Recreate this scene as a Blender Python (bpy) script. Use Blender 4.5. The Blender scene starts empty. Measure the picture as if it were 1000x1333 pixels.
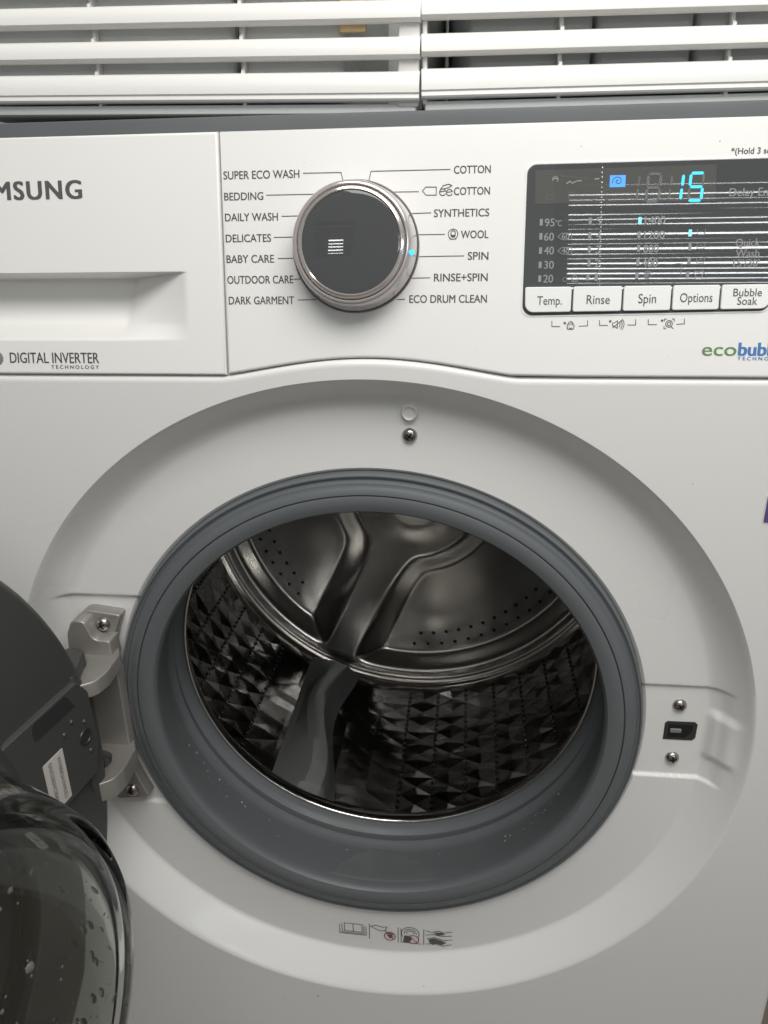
import bpy, bmesh, math, random
from mathutils import Matrix, Vector
random.seed(7)
R = math.radians
sc = bpy.context.scene
col = sc.collection

# ------------------------------------------------------------------ camera, world, lights, exposure
cam = bpy.data.cameras.new('camera'); camo = bpy.data.objects.new('camera', cam); col.objects.link(camo)
cam.sensor_fit = 'HORIZONTAL'; cam.sensor_width = 36.0; cam.lens = 36.0
cam.clip_start = 0.01; cam.clip_end = 100
cx, cu, cb = (0.994300, 0.105301, -0.016722), (-0.023782, 0.371915, 0.927962), (0.103934, -0.922275, 0.372299)
camo.matrix_world = Matrix(((cx[0], cu[0], cb[0], 0.0600), (cx[1], cu[1], cb[1], -0.4299), (cx[2], cu[2], cb[2], 0.3401), (0, 0, 0, 1)))
sc.camera = camo
w = bpy.data.worlds.new('World'); sc.world = w; w.use_nodes = True
w.node_tree.nodes['Background'].inputs[0].default_value = (0.93, 0.98, 1.0, 1)
w.node_tree.nodes['Background'].inputs[1].default_value = 0.215
sc.view_settings.view_transform = 'Standard'; sc.view_settings.look = 'None'
sc.view_settings.exposure = 0.12; sc.view_settings.gamma = 1.0

def area(name, loc, target, sx, sy, power, color):
    l = bpy.data.lights.new(name, 'AREA'); l.shape = 'RECTANGLE'; l.size = sx; l.size_y = sy
    l.energy = power; l.color = color
    o = bpy.data.objects.new(name, l); col.objects.link(o); o.location = loc
    o.rotation_euler = (Vector(target) - Vector(loc)).to_track_quat('-Z', 'Y').to_euler()
    return o
area('ceiling_light', (0.20, -0.48, 0.94), (0.10, -0.12, 0.1), 0.80, 0.45, 7.9, (1.0, 0.982, 0.945))
area('window_light', (1.52, -3.30, 1.55), (1.52, 0.0, 1.55), 2.0, 0.64, 120, (0.95, 0.98, 1.0))
area('narrow_window_light', (-0.67, -3.30, 1.43), (-0.67, 0.0, 1.43), 0.15, 0.15, 1.6, (0.95, 0.98, 1.0))

# ------------------------------------------------------------------ materials
def mat(name, color, rough=0.5, metal=0.0, spec=0.5, coat=0.0, bump=0.0, bscale=200.0, var=0.0, vscale=8.0, rvar=0.0, rscale=30.0, trans=0.0, ior=1.5, emit=None, estr=0.0):
    m = bpy.data.materials.new(name); m.use_nodes = True
    nt = m.node_tree; b = nt.nodes['Principled BSDF']
    b.inputs['Base Color'].default_value = (*color, 1); b.inputs['Roughness'].default_value = rough
    b.inputs['Metallic'].default_value = metal; b.inputs['Specular IOR Level'].default_value = spec
    b.inputs['Coat Weight'].default_value = coat; b.inputs['Coat Roughness'].default_value = 0.08
    b.inputs['Transmission Weight'].default_value = trans; b.inputs['IOR'].default_value = ior
    if emit:
        b.inputs['Emission Color'].default_value = (*emit, 1); b.inputs['Emission Strength'].default_value = estr
    geo = nt.nodes.new('ShaderNodeNewGeometry')
    def noise(scale, detail=4.0):
        n = nt.nodes.new('ShaderNodeTexNoise'); n.inputs['Scale'].default_value = scale; n.inputs['Detail'].default_value = detail
        nt.links.new(geo.outputs['Position'], n.inputs['Vector']); return n
    if var > 0:
        n = noise(vscale); mx = nt.nodes.new('ShaderNodeMix'); mx.data_type = 'RGBA'
        mx.inputs['A'].default_value = (*[c * (1 - var) for c in color], 1); mx.inputs['B'].default_value = (*[min(1, c * (1 + var)) for c in color], 1)
        nt.links.new(n.outputs['Fac'], mx.inputs['Factor']); nt.links.new(mx.outputs['Result'], b.inputs['Base Color'])
    if rvar > 0:
        n = noise(rscale); mr = nt.nodes.new('ShaderNodeMapRange')
        mr.inputs['To Min'].default_value = max(0.01, rough - rvar); mr.inputs['To Max'].default_value = rough + rvar
        mr.inputs['From Min'].default_value = 0.3; mr.inputs['From Max'].default_value = 0.7
        nt.links.new(n.outputs['Fac'], mr.inputs['Value']); nt.links.new(mr.outputs['Result'], b.inputs['Roughness'])
    if bump > 0:
        n = noise(bscale, 2.0); bp = nt.nodes.new('ShaderNodeBump'); bp.inputs['Strength'].default_value = bump; bp.inputs['Distance'].default_value = 0.001
        nt.links.new(n.outputs['Fac'], bp.inputs['Height']); nt.links.new(bp.outputs['Normal'], b.inputs['Normal'])
    return m
M = dict(
    enamel=mat('white_enamel', (0.82, 0.812, 0.79), 0.30, coat=0.25, var=0.014, vscale=5, rvar=0.05, rscale=3.5),
    panel=mat('white_panel_plastic', (0.83, 0.822, 0.795), 0.36, var=0.012, vscale=9, rvar=0.05, rscale=5),
    button=mat('button_plastic', (0.84, 0.84, 0.82), 0.30, var=0.02, vscale=40),
    ink=mat('grey_ink', (0.075, 0.072, 0.07), 0.6),
    logo=mat('logo_grey', (0.12, 0.12, 0.12), 0.35, metal=0.2),
    ecogreen=mat('eco_green', (0.13, 0.27, 0.09), 0.5),
    ecoblue=mat('eco_blue', (0.06, 0.20, 0.48), 0.5),
    screen=mat('smoked_screen', (0.078, 0.082, 0.084), 0.012),
    lcd=mat('lcd_glass', (0.105, 0.105, 0.10), 0.012),
    ghost=mat('unlit_segment', (0.13, 0.13, 0.127), 0.2),
    printgrey=mat('screen_print', (0.27, 0.27, 0.265), 0.4),
    lit=mat('lit_cyan', (0.02, 0.2, 0.25), 0.4, emit=(0.05, 0.62, 0.95), estr=1.15),
    litbar=mat('lit_bar', (0.02, 0.2, 0.25), 0.4, emit=(0.28, 0.85, 1.0), estr=1.1),
    litblue=mat('lit_blue', (0.03, 0.1, 0.3), 0.4, emit=(0.07, 0.34, 0.86), estr=1.0),
    seam=mat('seam_dark', (0.03, 0.03, 0.03), 0.8),
    acrylic=mat('dial_acrylic', (0.50, 0.465, 0.46), 0.12, metal=0.35, coat=1.0, var=0.10, vscale=60),
    chrome=mat('chrome', (0.86, 0.81, 0.77), 0.12, metal=0.85),
    smokechrome=mat('dial_core', (0.32, 0.30, 0.30), 0.25, metal=0.5),
    dialface=mat('dial_face', (0.072, 0.075, 0.075), 0.012),
    rubber=mat('grey_rubber', (0.132, 0.142, 0.149), 0.46, spec=0.45, var=0.06, vscale=15, rvar=0.06, bump=0.03, bscale=300),
    steeldark=mat('stainless_darkened', (0.25, 0.243, 0.232), 0.15, metal=1.0, rvar=0.02, rscale=40, bump=0.006, bscale=60),  # same stainless as the back plate; dark reflections put into the colour
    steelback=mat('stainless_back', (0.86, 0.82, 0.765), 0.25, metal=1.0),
    brightsteel=mat('polished_rim', (0.75, 0.72, 0.68), 0.10, metal=1.0),
    hole=mat('hole_black', (0.006, 0.006, 0.006), 0.7),
    lifter=mat('lifter_grey_plastic', (0.25, 0.255, 0.25), 0.35, var=0.06, vscale=30),
    zinc=mat('cast_zinc', (0.37, 0.35, 0.325), 0.42, metal=0.5, rvar=0.06, rscale=80, bump=0.05, bscale=400, var=0.05, vscale=40),
    screw=mat('screw_steel', (0.42, 0.38, 0.35), 0.25, metal=1.0),
    doorplastic=mat('dark_door_plastic', (0.066, 0.066, 0.062), 0.42, var=0.08, vscale=20, rvar=0.05, bump=0.04, bscale=700),
    doorwhite=mat('door_outer_white', (0.70, 0.69, 0.66), 0.3),
    glass=mat('door_glass', (0.70, 0.715, 0.69), 0.03, trans=1.0, ior=1.5),
    water=mat('water', (0.97, 0.98, 0.98), 0.01, trans=1.0, ior=1.33),
    drop=mat('water_drop', (0.62, 0.65, 0.65), 0.03, trans=0.6, ior=1.33),  # pale base stands in for light refracted by the drops
    wet=mat('wet_rubber', (0.145, 0.153, 0.158), 0.08, spec=0.5),
    doorwindow=mat('door_outer_window', (0.15, 0.152, 0.138), 0.3, var=0.3, vscale=12),
    bowldrop=mat('bowl_drop', (0.80, 0.83, 0.80), 0.02, trans=0.85, ior=1.33),
    dust=mat('dust_speck', (0.22, 0.20, 0.18), 0.9),
    label=mat('paper_label', (0.66, 0.63, 0.58), 0.6),
    sticker=mat('clear_sticker', (0.74, 0.72, 0.68), 0.25),
    red=mat('sticker_red', (0.45, 0.08, 0.07), 0.5),
    purple=mat('sticker_purple', (0.12, 0.08, 0.22), 0.4),
    latch=mat('latch_dark', (0.035, 0.036, 0.036), 0.35),
    basket=mat('basket_white', (0.83, 0.82, 0.79), 0.38, var=0.015, vscale=12, bump=0.02, bscale=120),
    basketin=mat('basket_inner', (0.80, 0.81, 0.79), 0.6, var=0.04, vscale=10),
    content=mat('basket_content_grey', (0.50, 0.51, 0.51), 0.7, var=0.15, vscale=14),
    orange=mat('orange_plastic', (0.90, 0.66, 0.36), 0.5),
    strip_=mat('dark_grey_strip', (0.115, 0.122, 0.128), 0.6, var=0.2, vscale=12),
    floor=mat('floor_dark', (0.22, 0.185, 0.15), 0.5, var=0.2, vscale=5),
    blind=mat('blind_slat', (0.10, 0.10, 0.10), 0.6),
)

# ------------------------------------------------------------------ helpers
def ob(name, verts, faces, m, parent=None, ang=32, flat=False):
    me = bpy.data.meshes.new(name); me.from_pydata([tuple(v) for v in verts], [], faces); me.validate(); me.update()
    bm = bmesh.new(); bm.from_mesh(me); bmesh.ops.recalc_face_normals(bm, faces=bm.faces) if not flat == 'keep' else None
    bm.to_mesh(me); bm.free()
    if not flat:
        me.shade_smooth(); me.set_sharp_from_angle(angle=R(ang))
    me.materials.append(M[m] if isinstance(m, str) else m)
    o = bpy.data.objects.new(name, me); col.objects.link(o)
    if parent is not None:
        o.parent = parent
        if parent.type == 'EMPTY' and parent.get('inv'): o.matrix_parent_inverse = parent.matrix_basis.inverted()
    return o
def root(name, loc, label, cat, group=None, inv=True, rot=None):
    e = bpy.data.objects.new(name, None); col.objects.link(e); e.empty_display_size = 0.05
    e.matrix_basis = Matrix.Translation(loc) @ (rot if rot is not None else Matrix())
    e['label'] = label; e['category'] = cat
    if group: e['group'] = group
    if inv: e['inv'] = 1
    return e
class MB:
    def __init__(s): s.v = []; s.f = []
    def add(s, v, f):
        n = len(s.v); s.v += [tuple(p) for p in v]; s.f += [tuple(i + n for i in q) for q in f]; return s
def ident(a, b, c): return (a, b, c)
def bm_out(bm):
    bm.verts.index_update(); v = [tuple(p.co) for p in bm.verts]; f = [tuple(x.index for x in q.verts) for q in bm.faces]; bm.free(); return v, f
def rbox(x0, x1, y0, y1, z0, z1, bev=0.0, seg=2, fr=ident):
    bm = bmesh.new(); bmesh.ops.create_cube(bm, size=1)
    for p in bm.verts: p.co = Vector((x0 + (p.co.x + .5) * (x1 - x0), y0 + (p.co.y + .5) * (y1 - y0), z0 + (p.co.z + .5) * (z1 - z0)))
    if bev > 0: bmesh.ops.bevel(bm, geom=bm.edges[:], offset=bev, segments=seg, profile=0.5, affect='EDGES')
    v, f = bm_out(bm); return [fr(*p) for p in v], f
def slab(poly, h1, h0, bev, fr, seg=4, backbev=False):
    """poly: CCW 2-D outline; front at h1 with a rounded edge, back at h0."""
    n = len(poly); nrm = []
    for i in range(n):
        p0, p1, p2 = Vector(poly[i - 1]), Vector(poly[i]), Vector(poly[(i + 1) % n])
        a = (p1 - p0).normalized(); b = (p2 - p1).normalized()
        na = Vector((a.y, -a.x)); nb = Vector((b.y, -b.x)); m_ = na + nb
        if m_.length < 1e-6: m_ = na
        m_.normalize(); nrm.append(m_ / max(0.5, m_.dot(na)))
    rings = [(bev * 1.25, h1)]
    for k in range(seg + 1):
        a = math.pi / 2 * k / seg; rings.append((bev * (1 - math.sin(a)), h1 - bev * (1 - math.cos(a))))
    rings.append((0, h0))
    v, f = [], []
    for ins, h in rings:
        for p, m_ in zip(poly, nrm): v.append(fr(p[0] - m_.x * ins, p[1] - m_.y * ins, h))
    for k in range(len(rings) - 1):
        for i in range(n): j = (i + 1) % n; f.append((k * n + i, (k + 1) * n + i, (k + 1) * n + j, k * n + j))
    f.append(tuple(range(n))); f.append(tuple(reversed(range((len(rings) - 1) * n, len(rings) * n))))
    return v, f
def rpoly(pts, rads, seg=6):
    """round the corners of a 2-D polygon"""
    out = []; n = len(pts)
    for i in range(n):
        r = rads[i] if isinstance(rads, (list, tuple)) else rads
        p0, p1, p2 = Vector(pts[i - 1]), Vector(pts[i]), Vector(pts[(i + 1) % n])
        if r <= 0: out.append(tuple(p1)); continue
        a = (p0 - p1).normalized(); b = (p2 - p1).normalized()
        ang = a.angle(b); d = min(r / math.tan(ang / 2), (p0 - p1).length * .49, (p2 - p1).length * .49); rr = d * math.tan(ang / 2)
        c = p1 + (a + b).normalized() * (rr / math.sin(ang / 2))
        s, e = p1 + a * d, p1 + b * d; a0 = math.atan2(s.y - c.y, s.x - c.x); a1 = math.atan2(e.y - c.y, e.x - c.x)
        da = (a1 - a0 + math.pi) % (2 * math.pi) - math.pi
        for k in range(seg + 1): t = a0 + da * k / seg; out.append((c.x + rr * math.cos(t), c.y + rr * math.sin(t)))
    return out
def lathe(prof, n, fr, closed=False):
    v, f = [], []
    for r, h in prof:
        for i in range(n): a = 2 * math.pi * i / n; v.append(fr(r * math.cos(a), r * math.sin(a), h))
    m_ = len(prof)
    for k in range(m_ if closed else m_ - 1):
        k2 = (k + 1) % m_
        for i in range(n): j = (i + 1) % n; f.append((k * n + i, k2 * n + i, k2 * n + j, k * n + j))
    return v, f
def smooth(t): t = max(0.0, min(1.0, t)); return t * t * (3 - 2 * t)
def frame(o, ex, ey, ez):
    o, ex, ey, ez = Vector(o), Vector(ex), Vector(ey), Vector(ez)
    return lambda a, b, c: tuple(o + ex * a + ey * b + ez * c)
TILT = 0.188619
ZP = 0.25365
PF = frame((0, 0, ZP), (1, 0, 0), (0, math.sin(TILT), math.cos(TILT)), (0, -math.cos(TILT), math.sin(TILT)))   # control panel plane: x, up the slope, out
FF = frame((0, 0, 0), (1, 0, 0), (0, 0, 1), (0, -1, 0))      # front plane: x, up, out
def stroke(pts, wd, h, fr, close=False):
    """flat printed line of width wd"""
    mb = MB(); n = len(pts)
    seg = [(pts[i], pts[(i + 1) % n]) for i in range(n if close else n - 1)]
    for p, q in seg:
        d = Vector((q[0] - p[0], q[1] - p[1])); L = d.length
        if L < 1e-7: continue
        d /= L; nx = Vector((-d.y, d.x)) * wd / 2; e = d * wd * 0.35
        c = [(p[0] - e.x + nx.x, p[1] - e.y + nx.y), (p[0] - e.x - nx.x, p[1] - e.y - nx.y), (q[0] + e.x - nx.x, q[1] + e.y - nx.y), (q[0] + e.x + nx.x, q[1] + e.y + nx.y)]
        mb.add([fr(*k, h) for k in c], [(0, 1, 2, 3)])
    return mb
def arc(cx_, cy_, r, a0, a1, n=16): return [(cx_ + r * math.cos(R(a0 + (a1 - a0) * i / n)), cy_ + r * math.sin(R(a0 + (a1 - a0) * i / n))) for i in range(n + 1)]
_tc = {}
def text_geo(s, offset=0.0, spacing=1.0):
    k = (s, offset, spacing)
    if k in _tc: return _tc[k]
    cu_ = bpy.data.curves.new('txt', 'FONT'); cu_.body = s; cu_.size = 1.0; cu_.offset = offset; cu_.resolution_u = 4; cu_.space_character = spacing
    o = bpy.data.objects.new('txt', cu_); col.objects.link(o); bpy.context.view_layer.update()
    me = bpy.data.meshes.new_from_object(o.evaluated_get(bpy.context.evaluated_depsgraph_get()))
    v = [(p.co.x, p.co.y) for p in me.vertices]; f = [tuple(p.vertices) for p in me.polygons]
    bpy.data.objects.remove(o); bpy.data.curves.remove(cu_); bpy.data.meshes.remove(me)
    _tc[k] = (v, f); return v, f
CAPV = text_geo('H')[0]; CAP = max(p[1] for p in CAPV)
def text(s, x0, x1, v0, v1, m, parent, h, fr=PF, offset=0.0, spacing=1.0, name='lettering', bold=0.0):
    v, f = text_geo(s, offset, spacing)
    a, b = min(p[0] for p in v), max(p[0] for p in v); sx = (x1 - x0) / (b - a); sy = (v1 - v0) / CAP
    mb = MB(); bw = bold * (v1 - v0); sx = (x1 - x0 - bw) / (b - a); n = 1 if bold == 0 else 5
    for k in range(n):      # heavier weights are printed as overlapping passes
        dx = bw * k / max(1, n - 1)
        for dy in ((0,) if bold == 0 else (0, bw * .18)): mb.add([fr(x0 + dx + (p[0] - a) * sx, v0 + dy + p[1] * (sy * (1 - bold * .18)), h + (k * 2 + (dy > 0)) * 2e-6) for p in v], f)
    return ob(name, mb.v, mb.f, m, parent, flat='keep')
def strokes(name, items, wd, h, m, parent, fr=PF):
    mb = MB()
    for i, it in enumerate(items): q = stroke(it, wd, h + i * 1e-6, fr); mb.add(q.v, q.f)
    return ob(name, mb.v, mb.f, m, parent, flat='keep')
# lettering on the control panel: text, left, right, baseline, cap line (mm on the panel plane)
TEXTS = [
('SUPER ECO WASH',-76.16,-33.60,102.22,106.36),
('BEDDING',-76.15,-54.01,91.27,95.26),
('DAILY WASH',-76.12,-46.07,80.35,84.38),
('DELICATES',-76.10,-50.25,69.21,73.28),
('BABY CARE',-76.07,-48.78,58.13,62.24),
('OUTDOOR CARE',-76.04,-38.10,46.91,51.06),
('DARK GARMENT',-75.57,-37.88,35.62,39.81),
('COTTON',50.17,69.67,102.60,106.44),
('COTTON',50.39,69.58,91.81,95.68),
('SYNTHETICS',39.88,69.50,80.79,84.71),
('WOOL',54.58,69.42,69.67,73.62),
('SPIN',58.57,69.74,58.52,62.51),
('RINSE+SPIN',40.41,69.66,47.35,51.39),
('ECO DRUM CLEAN',27.01,69.57,36.00,40.09),
('*(Hold 3 sec.)',191.63,214.98,109.03,111.97),
('SAMSUNG',-229.50,-158.24,93.69,103.53),
('DIGITAL INVERTER',-210.20,-154.87,2.58,8.58),
('TECHNOLOGY',-184.72,-155.25,-0.70,1.30),
('Temp.',96.54,109.67,34.55,38.99),
('Rinse',122.69,134.85,34.84,39.45),
('Spin',149.70,158.90,35.14,39.91),
('Options',171.19,187.77,35.62,40.17),
('Bubble',198.13,212.53,38.45,42.37),
('Soak',200.46,210.60,34.13,38.06),
('eco',185.19,203.04,7.78,14.64),
('bubble',203.83,230.50,7.84,14.66),
('TECHNOLOGY',203.88,231.00,5.42,7.23),
('95',98.92,104.16,75.02,78.91),
('60',98.83,104.09,67.80,71.71),
('40',99.13,104.41,60.71,64.66),
('30',99.44,104.74,53.39,57.35),
('20',99.34,104.65,46.21,50.21),
('°C',104.58,107.80,74.96,78.07),
('60',108.11,112.14,68.47,71.21),
('40',108.45,112.49,61.21,63.97),
('5',125.74,128.13,75.44,79.30),
('4',126.15,128.55,68.06,71.95),
('3',126.14,128.54,61.03,64.95),
('2',126.13,128.54,53.96,57.90),
('1',126.52,128.13,46.83,50.80),
('1400',150.65,161.23,75.41,79.24),
('1200',150.74,161.36,68.09,71.95),
('800',150.81,158.71,61.13,65.01),
('400',150.49,158.82,53.91,57.82),
('Delay End',192.23,214.29,88.47,92.40),
('Quick',197.48,209.79,63.67,67.50),
('Wash',197.94,209.90,58.48,62.14),
("15'/30'",197.22,210.37,53.46,57.14),
]
# printed guide lines (mm)
LINES = [
[(-31.46, 104.5), (-10.74, 104.46), (-9.51, 99.55)] ,
[(-52.26, 93.64), (-23.55, 93.64)] ,
[(-43.9, 82.51), (-33.56, 82.55)] ,
[(-48.5, 71.47), (-37.22, 71.53)] ,
[(-46.59, 60.23), (-37.43, 60.35)] ,
[(-37.66, 49.05), (-33.72, 49.23)] ,
[(-35.68, 37.83), (-25.17, 37.99)] ,
[(4.35, 99.28), (5.61, 104.7), (48.13, 104.77)] ,
[(16.9, 93.96), (31.44, 93.89)] ,
[(27.41, 82.79), (38.22, 83.01)] ,
[(31.71, 71.84), (45.88, 71.85)] ,
[(32.26, 60.45), (56.49, 60.59)] ,
[(28.59, 49.17), (38.31, 49.3)] ,
[(20.19, 37.77), (24.45, 37.96)] ,
[(105.03, 26.02), (105.16, 23.17), (109.48, 23.16)] ,
[(119.74, 23.35), (124.23, 23.55), (124.08, 26.39)] ,
[(130.39, 26.38), (130.54, 23.75), (134.81, 23.74)] ,
[(145.34, 23.93), (149.58, 23.92), (149.4, 26.74)] ,
[(156.03, 26.73), (156.21, 24.11), (160.63, 24.11)] ,
[(171.02, 24.29), (174.99, 24.48), (174.79, 27.09)] ,
[(33.51, 94.24), (35.34, 96.15), (40.91, 96.04), (40.97, 91.96), (35.4, 92.06), (33.51, 94.24)] ,
[(106.11, 69.7), (108.04, 71.43), (113.27, 71.36), (113.43, 68.04), (108.2, 68.11), (106.11, 69.7)] ,
[(106.44, 62.44), (108.38, 64.19), (113.63, 64.13), (113.79, 60.79), (108.54, 60.84), (106.44, 62.44)] ,
]

# ------------------------------------------------------------------ floor
FLOOR = -0.478
fl = ob('floor', [(-4, -4, FLOOR), (4, -4, FLOOR), (4, 2.5, FLOOR), (-4, 2.5, FLOOR)], [(0, 1, 2, 3)], 'floor', None, flat=True); fl['kind'] = 'structure'

# ------------------------------------------------------------------ washing machine
wm = root('washing_machine', (0, 0.28, FLOOR), 'white front loading washing machine with its round door swung open to the left', 'washing machine')
def archv(x):
    u = abs(x - 0.003) / 0.085
    return math.cos(math.pi * u / 2) ** 1.2 if u < 1 else 0.0
def vbot(x): return -0.0038 + 0.0100 * archv(x)
def ztop(x): return ZP + vbot(x) * math.cos(TILT) - 0.0011
# front sheet with the round door recess
C2, R2 = -0.004, 0.2516
def sbox(t, a, b, e): return smooth((t - a) / e) * smooth((b - t) / e)
def recess(x, z):
    e = R2 - math.hypot(x, z - C2)
    if e <= 0: return 0.0
    q = min(1.0, e / 0.0225); lin = min(1.0, e / 0.0225)
    k = smooth(0.5 - z / 0.3) * 0.92
    b = 0.0225 * ((1 - (1 - q) ** 1.9) * (1 - k) + lin * k)
    d = 0.0016; y = math.sqrt(b * b + d * d) - d
    ins = smooth((e - 0.010) / 0.012)
    y += 0.0022 * sbox(x, 0.150, 0.240, 0.006) * sbox(z, -0.0385, 0.0385, 0.0022) * (1.0 if x > 0 else 0)
    if x < 0: y += 0.0024 * sbox(-x, 0.150, 0.224, 0.010) * sbox(z, -0.0915, 0.0915, 0.0026)
    if x > 0: y -= 0.0038 * smooth((x - 0.2255) / 0.007) * smooth((0.2480 - x) / 0.012) * sbox(z, -0.0225, 0.0215, 0.008)
    return y
def front():
    N = 1440; v = []; f = []; rings = []
    dirs = [(math.cos(2 * math.pi * (i + .5) / N), math.sin(2 * math.pi * (i + .5) / N)) for i in range(N)]
    def router(u):
        b = u[1] * C2; return b + math.sqrt(b * b - C2 * C2 + R2 * R2)
    ro = [router(u) for u in dirs]
    def bound(u, ins):
        t = 9
        if u[0] > 1e-9: t = min(t, (0.2985 - ins) / u[0])
        if u[0] < -1e-9: t = min(t, (0.2985 - ins) / -u[0])
        if u[1] < -1e-9: t = min(t, (0.474 - ins) / -u[1])
        if u[1] > 1e-9:
            tt = t
            for _ in range(12):
                x = max(-.2985, min(.2985, u[0] * tt)); tt = min(t, (ztop(x) - ins) / u[1])
            t = min(t, tt)
        return t
    def ring(fn):
        rings.append(len(v)); [v.append(fn(i, u)) for i, u in enumerate(dirs)]
    for r, y in ((0.1838, 0.036), (0.1840, 0.030), (0.1846, 0.0262), (0.1858, 0.0238)):
        ring(lambda i, u, r=r, y=y: (u[0] * r, y + recess(u[0] * .19, u[1] * .19) - .022, u[1] * r))
    K = 46
    for k in range(K + 1):
        t = k / K
        def fn(i, u, t=t):
            r = 0.1876 + (ro[i] - 0.1876) * t; x, z = u[0] * r, u[1] * r
            return (x, recess(x, z), z)
        ring(fn)
    ring(lambda i, u: (u[0] * (ro[i] + .0006), 0, u[1] * (ro[i] + .0006)))
    for ins, y in ((0.0042, 0), (0.0030, 0), (0.0019, 0.00035), (0.0009, 0.0010), (0.0002, 0.0021), (0.0, 0.0032), (0.0, 0.016)):
        def fn(i, u, ins=ins, y=y):
            t = max(bound(u, ins), ro[i] + .0012); return (u[0] * t, y, u[1] * t)
        ring(fn)
    for k in range(len(rings) - 1):
        a, b = rings[k], rings[k + 1]
        for i in range(N): j = (i + 1) % N; f.append((a + i, b + i, b + j, a + j))
    return ob('front_sheet', v, f, 'enamel', wm, ang=40)
front_o = front()
# cabinet sides, top, back and base: an open shell behind the front sheet
cb_ = MB()
for bx in ((-0.2985, -0.2955, 0.0162, 0.56, -0.470, 0.3700), (0.2955, 0.2985, 0.0162, 0.56, -0.470, 0.3700), (-0.2955, 0.2955, 0.555, 0.56, -0.470, 0.3700), (-0.2955, 0.2955, 0.0164, 0.555, -0.470, -0.466)):
    cb_.add(*rbox(*bx, bev=0.0008, seg=1))
cab = ob('cabinet', cb_.v, cb_.f, 'enamel', wm)
ob('top_lid', *rbox(-0.297, 0.297, 0.030, 0.56, 0.3705, 0.3765, 0.002), 'panel', wm)
for sx in (-1, 1):
    for yy in (0.07, 0.50):
        ob('foot', *lathe([(0, -0.478), (0.02, -0.478), (0.021, -0.4765), (0.019, -0.4705), (0, -0.4703)], 20, frame((sx * 0.25, yy, 0), (1, 0, 0), (0, 1, 0), (0, 0, 1))), 'latch', wm)

# ---- control fascia (right of the seam) with its arched lower edge
XS = -0.0782
pts = [(x_ / 1000.0, vbot(x_ / 1000.0)) for x_ in [XS * 1000 + 0.45] + list(range(-76, 86, 2)) + [120, 200]]
pts += rpoly([(0.2965, vbot(0.2965)), (0.2965, 0.127), (XS + 0.00045, 0.127)], [0, 0, 0])
fas = ob('control_fascia', *slab(pts, 0.0, -0.028, 0.0014, PF), 'panel', wm, ang=50)
# rounded top nose of the panel, seen as a lighter line
# ---- detergent drawer (left of the seam)
def drawer():
    x0, x1, v0, v1 = -0.2965, XS - 0.00045, -0.0038, 0.127; bev = 0.0014
    v, f = slab([(x0, v0), (x1, v0), (x1, v1), (x0, v1)], 0.0, -0.028, bev, PF); f = f[:-2] + [f[-1]]
    mb = MB(); mb.add(v, f)
    i = bev * 1.25; gx = []; x = x0 + i
    while x < x1 - i - 1e-6: gx.append(x); x += 0.0016
    gx.append(x1 - i)
    gv = [v0 + i]; y = 0.003
    while y < 0.0527: gv.append(y); y += 0.0007
    gv += [0.0530, 0.0533, 0.0535, 0.0536, 0.0538, 0.0542, 0.056, 0.07, 0.1, v1 - i]
    def dep(x, w_):
        if w_ <= 0.0161 or w_ >= 0.05365: return 0.0
        rx = max(0.0, min(1.0, (-0.1005 - x) / 0.043)); rx = rx * (0.75 + 0.25 * rx)
        if w_ < 0.0250: p = 0.52 * (w_ - 0.0161) / 0.0089
        else: p = 0.52 + 0.48 * ((w_ - 0.0250) / 0.0286) ** 0.8
        if w_ > 0.0531: p *= max(0.0, (0.05365 - w_) / 0.00055)
        return 0.030 * rx * p
    g = [PF(a, b, -dep(a, b)) for b in gv for a in gx]; n = len(gx)
    mb.add(g, [(r * n + k, r * n + k + 1, (r + 1) * n + k + 1, (r + 1) * n + k) for r in range(len(gv) - 1) for k in range(n - 1)])
    return ob('detergent_drawer', mb.v, mb.f, 'panel', wm, ang=42)
drw = drawer()
# dark backing behind the seam
ob('seam_backing', *rbox(XS - 0.004, XS + 0.004, -0.002, 0.125, -0.020, -0.012, 0.0005, 1, PF), 'seam', wm)

# ---- display window, buttons
sl = lambda x: 0.018 * (x - 0.09)
dp = rpoly([(0.0888, 0.0289), (0.2175, 0.0289 + sl(0.2175)), (0.2190, 0.0450), (0.2900, 0.0458), (0.2900, 0.1072), (0.0888, 0.1064)], [0.0055, 0.0055, 0.001, 0.004, 0.004, 0.0050])
rim = [(p[0] + (0.0009 if p[0] > 0.15 else -0.0009), p[1] + (0.0009 if p[1] > 0.06 else -0.0009)) for p in dp]
disp = ob('display_window', *slab(dp, 0.0007, -0.004, 0.0004, PF, 2), 'screen', wm)
ob('display_surround', *slab(rim, 0.00025, -0.003, 0.0002, PF, 2), 'button', disp)
ob('lcd_area', *slab(rpoly([(0.0934, 0.0863), (0.1858, 0.0863), (0.1848, 0.1041), (0.0930, 0.1032)], 0.0005, 2), 0.00082, 0.0005, 0.00005, PF, 1), 'lcd', disp)
bt = [(89.9, 114.6), (115.6, 141.0), (142.0, 166.5), (167.5, 191.3), (192.3, 217.0)]
names = [('Temp.',), ('Rinse',), ('Spin',), ('Options',), ('Bubble', 'Soak')]
btns = []
for i, (a, b) in enumerate(bt):
    a, b = a / 1000, b / 1000
    lo, hi = 0.0305 + 0.0127 * (a - .09), 0.0438 + 0.006 * (a - .09)
    p = rpoly([(a + (0.0003 if i == 0 else 0), lo), (b, lo + .0003), (b, hi + .0001), (a, hi)], [0.0045 if i == 0 else 0.0011, 0.0045 if i == 4 else 0.0011, 0.0010, 0.0010], 5)
    btns.append(ob('push_button', *slab(p, 0.0022, 0.0003, 0.0004, PF, 3), 'button', wm))

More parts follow.
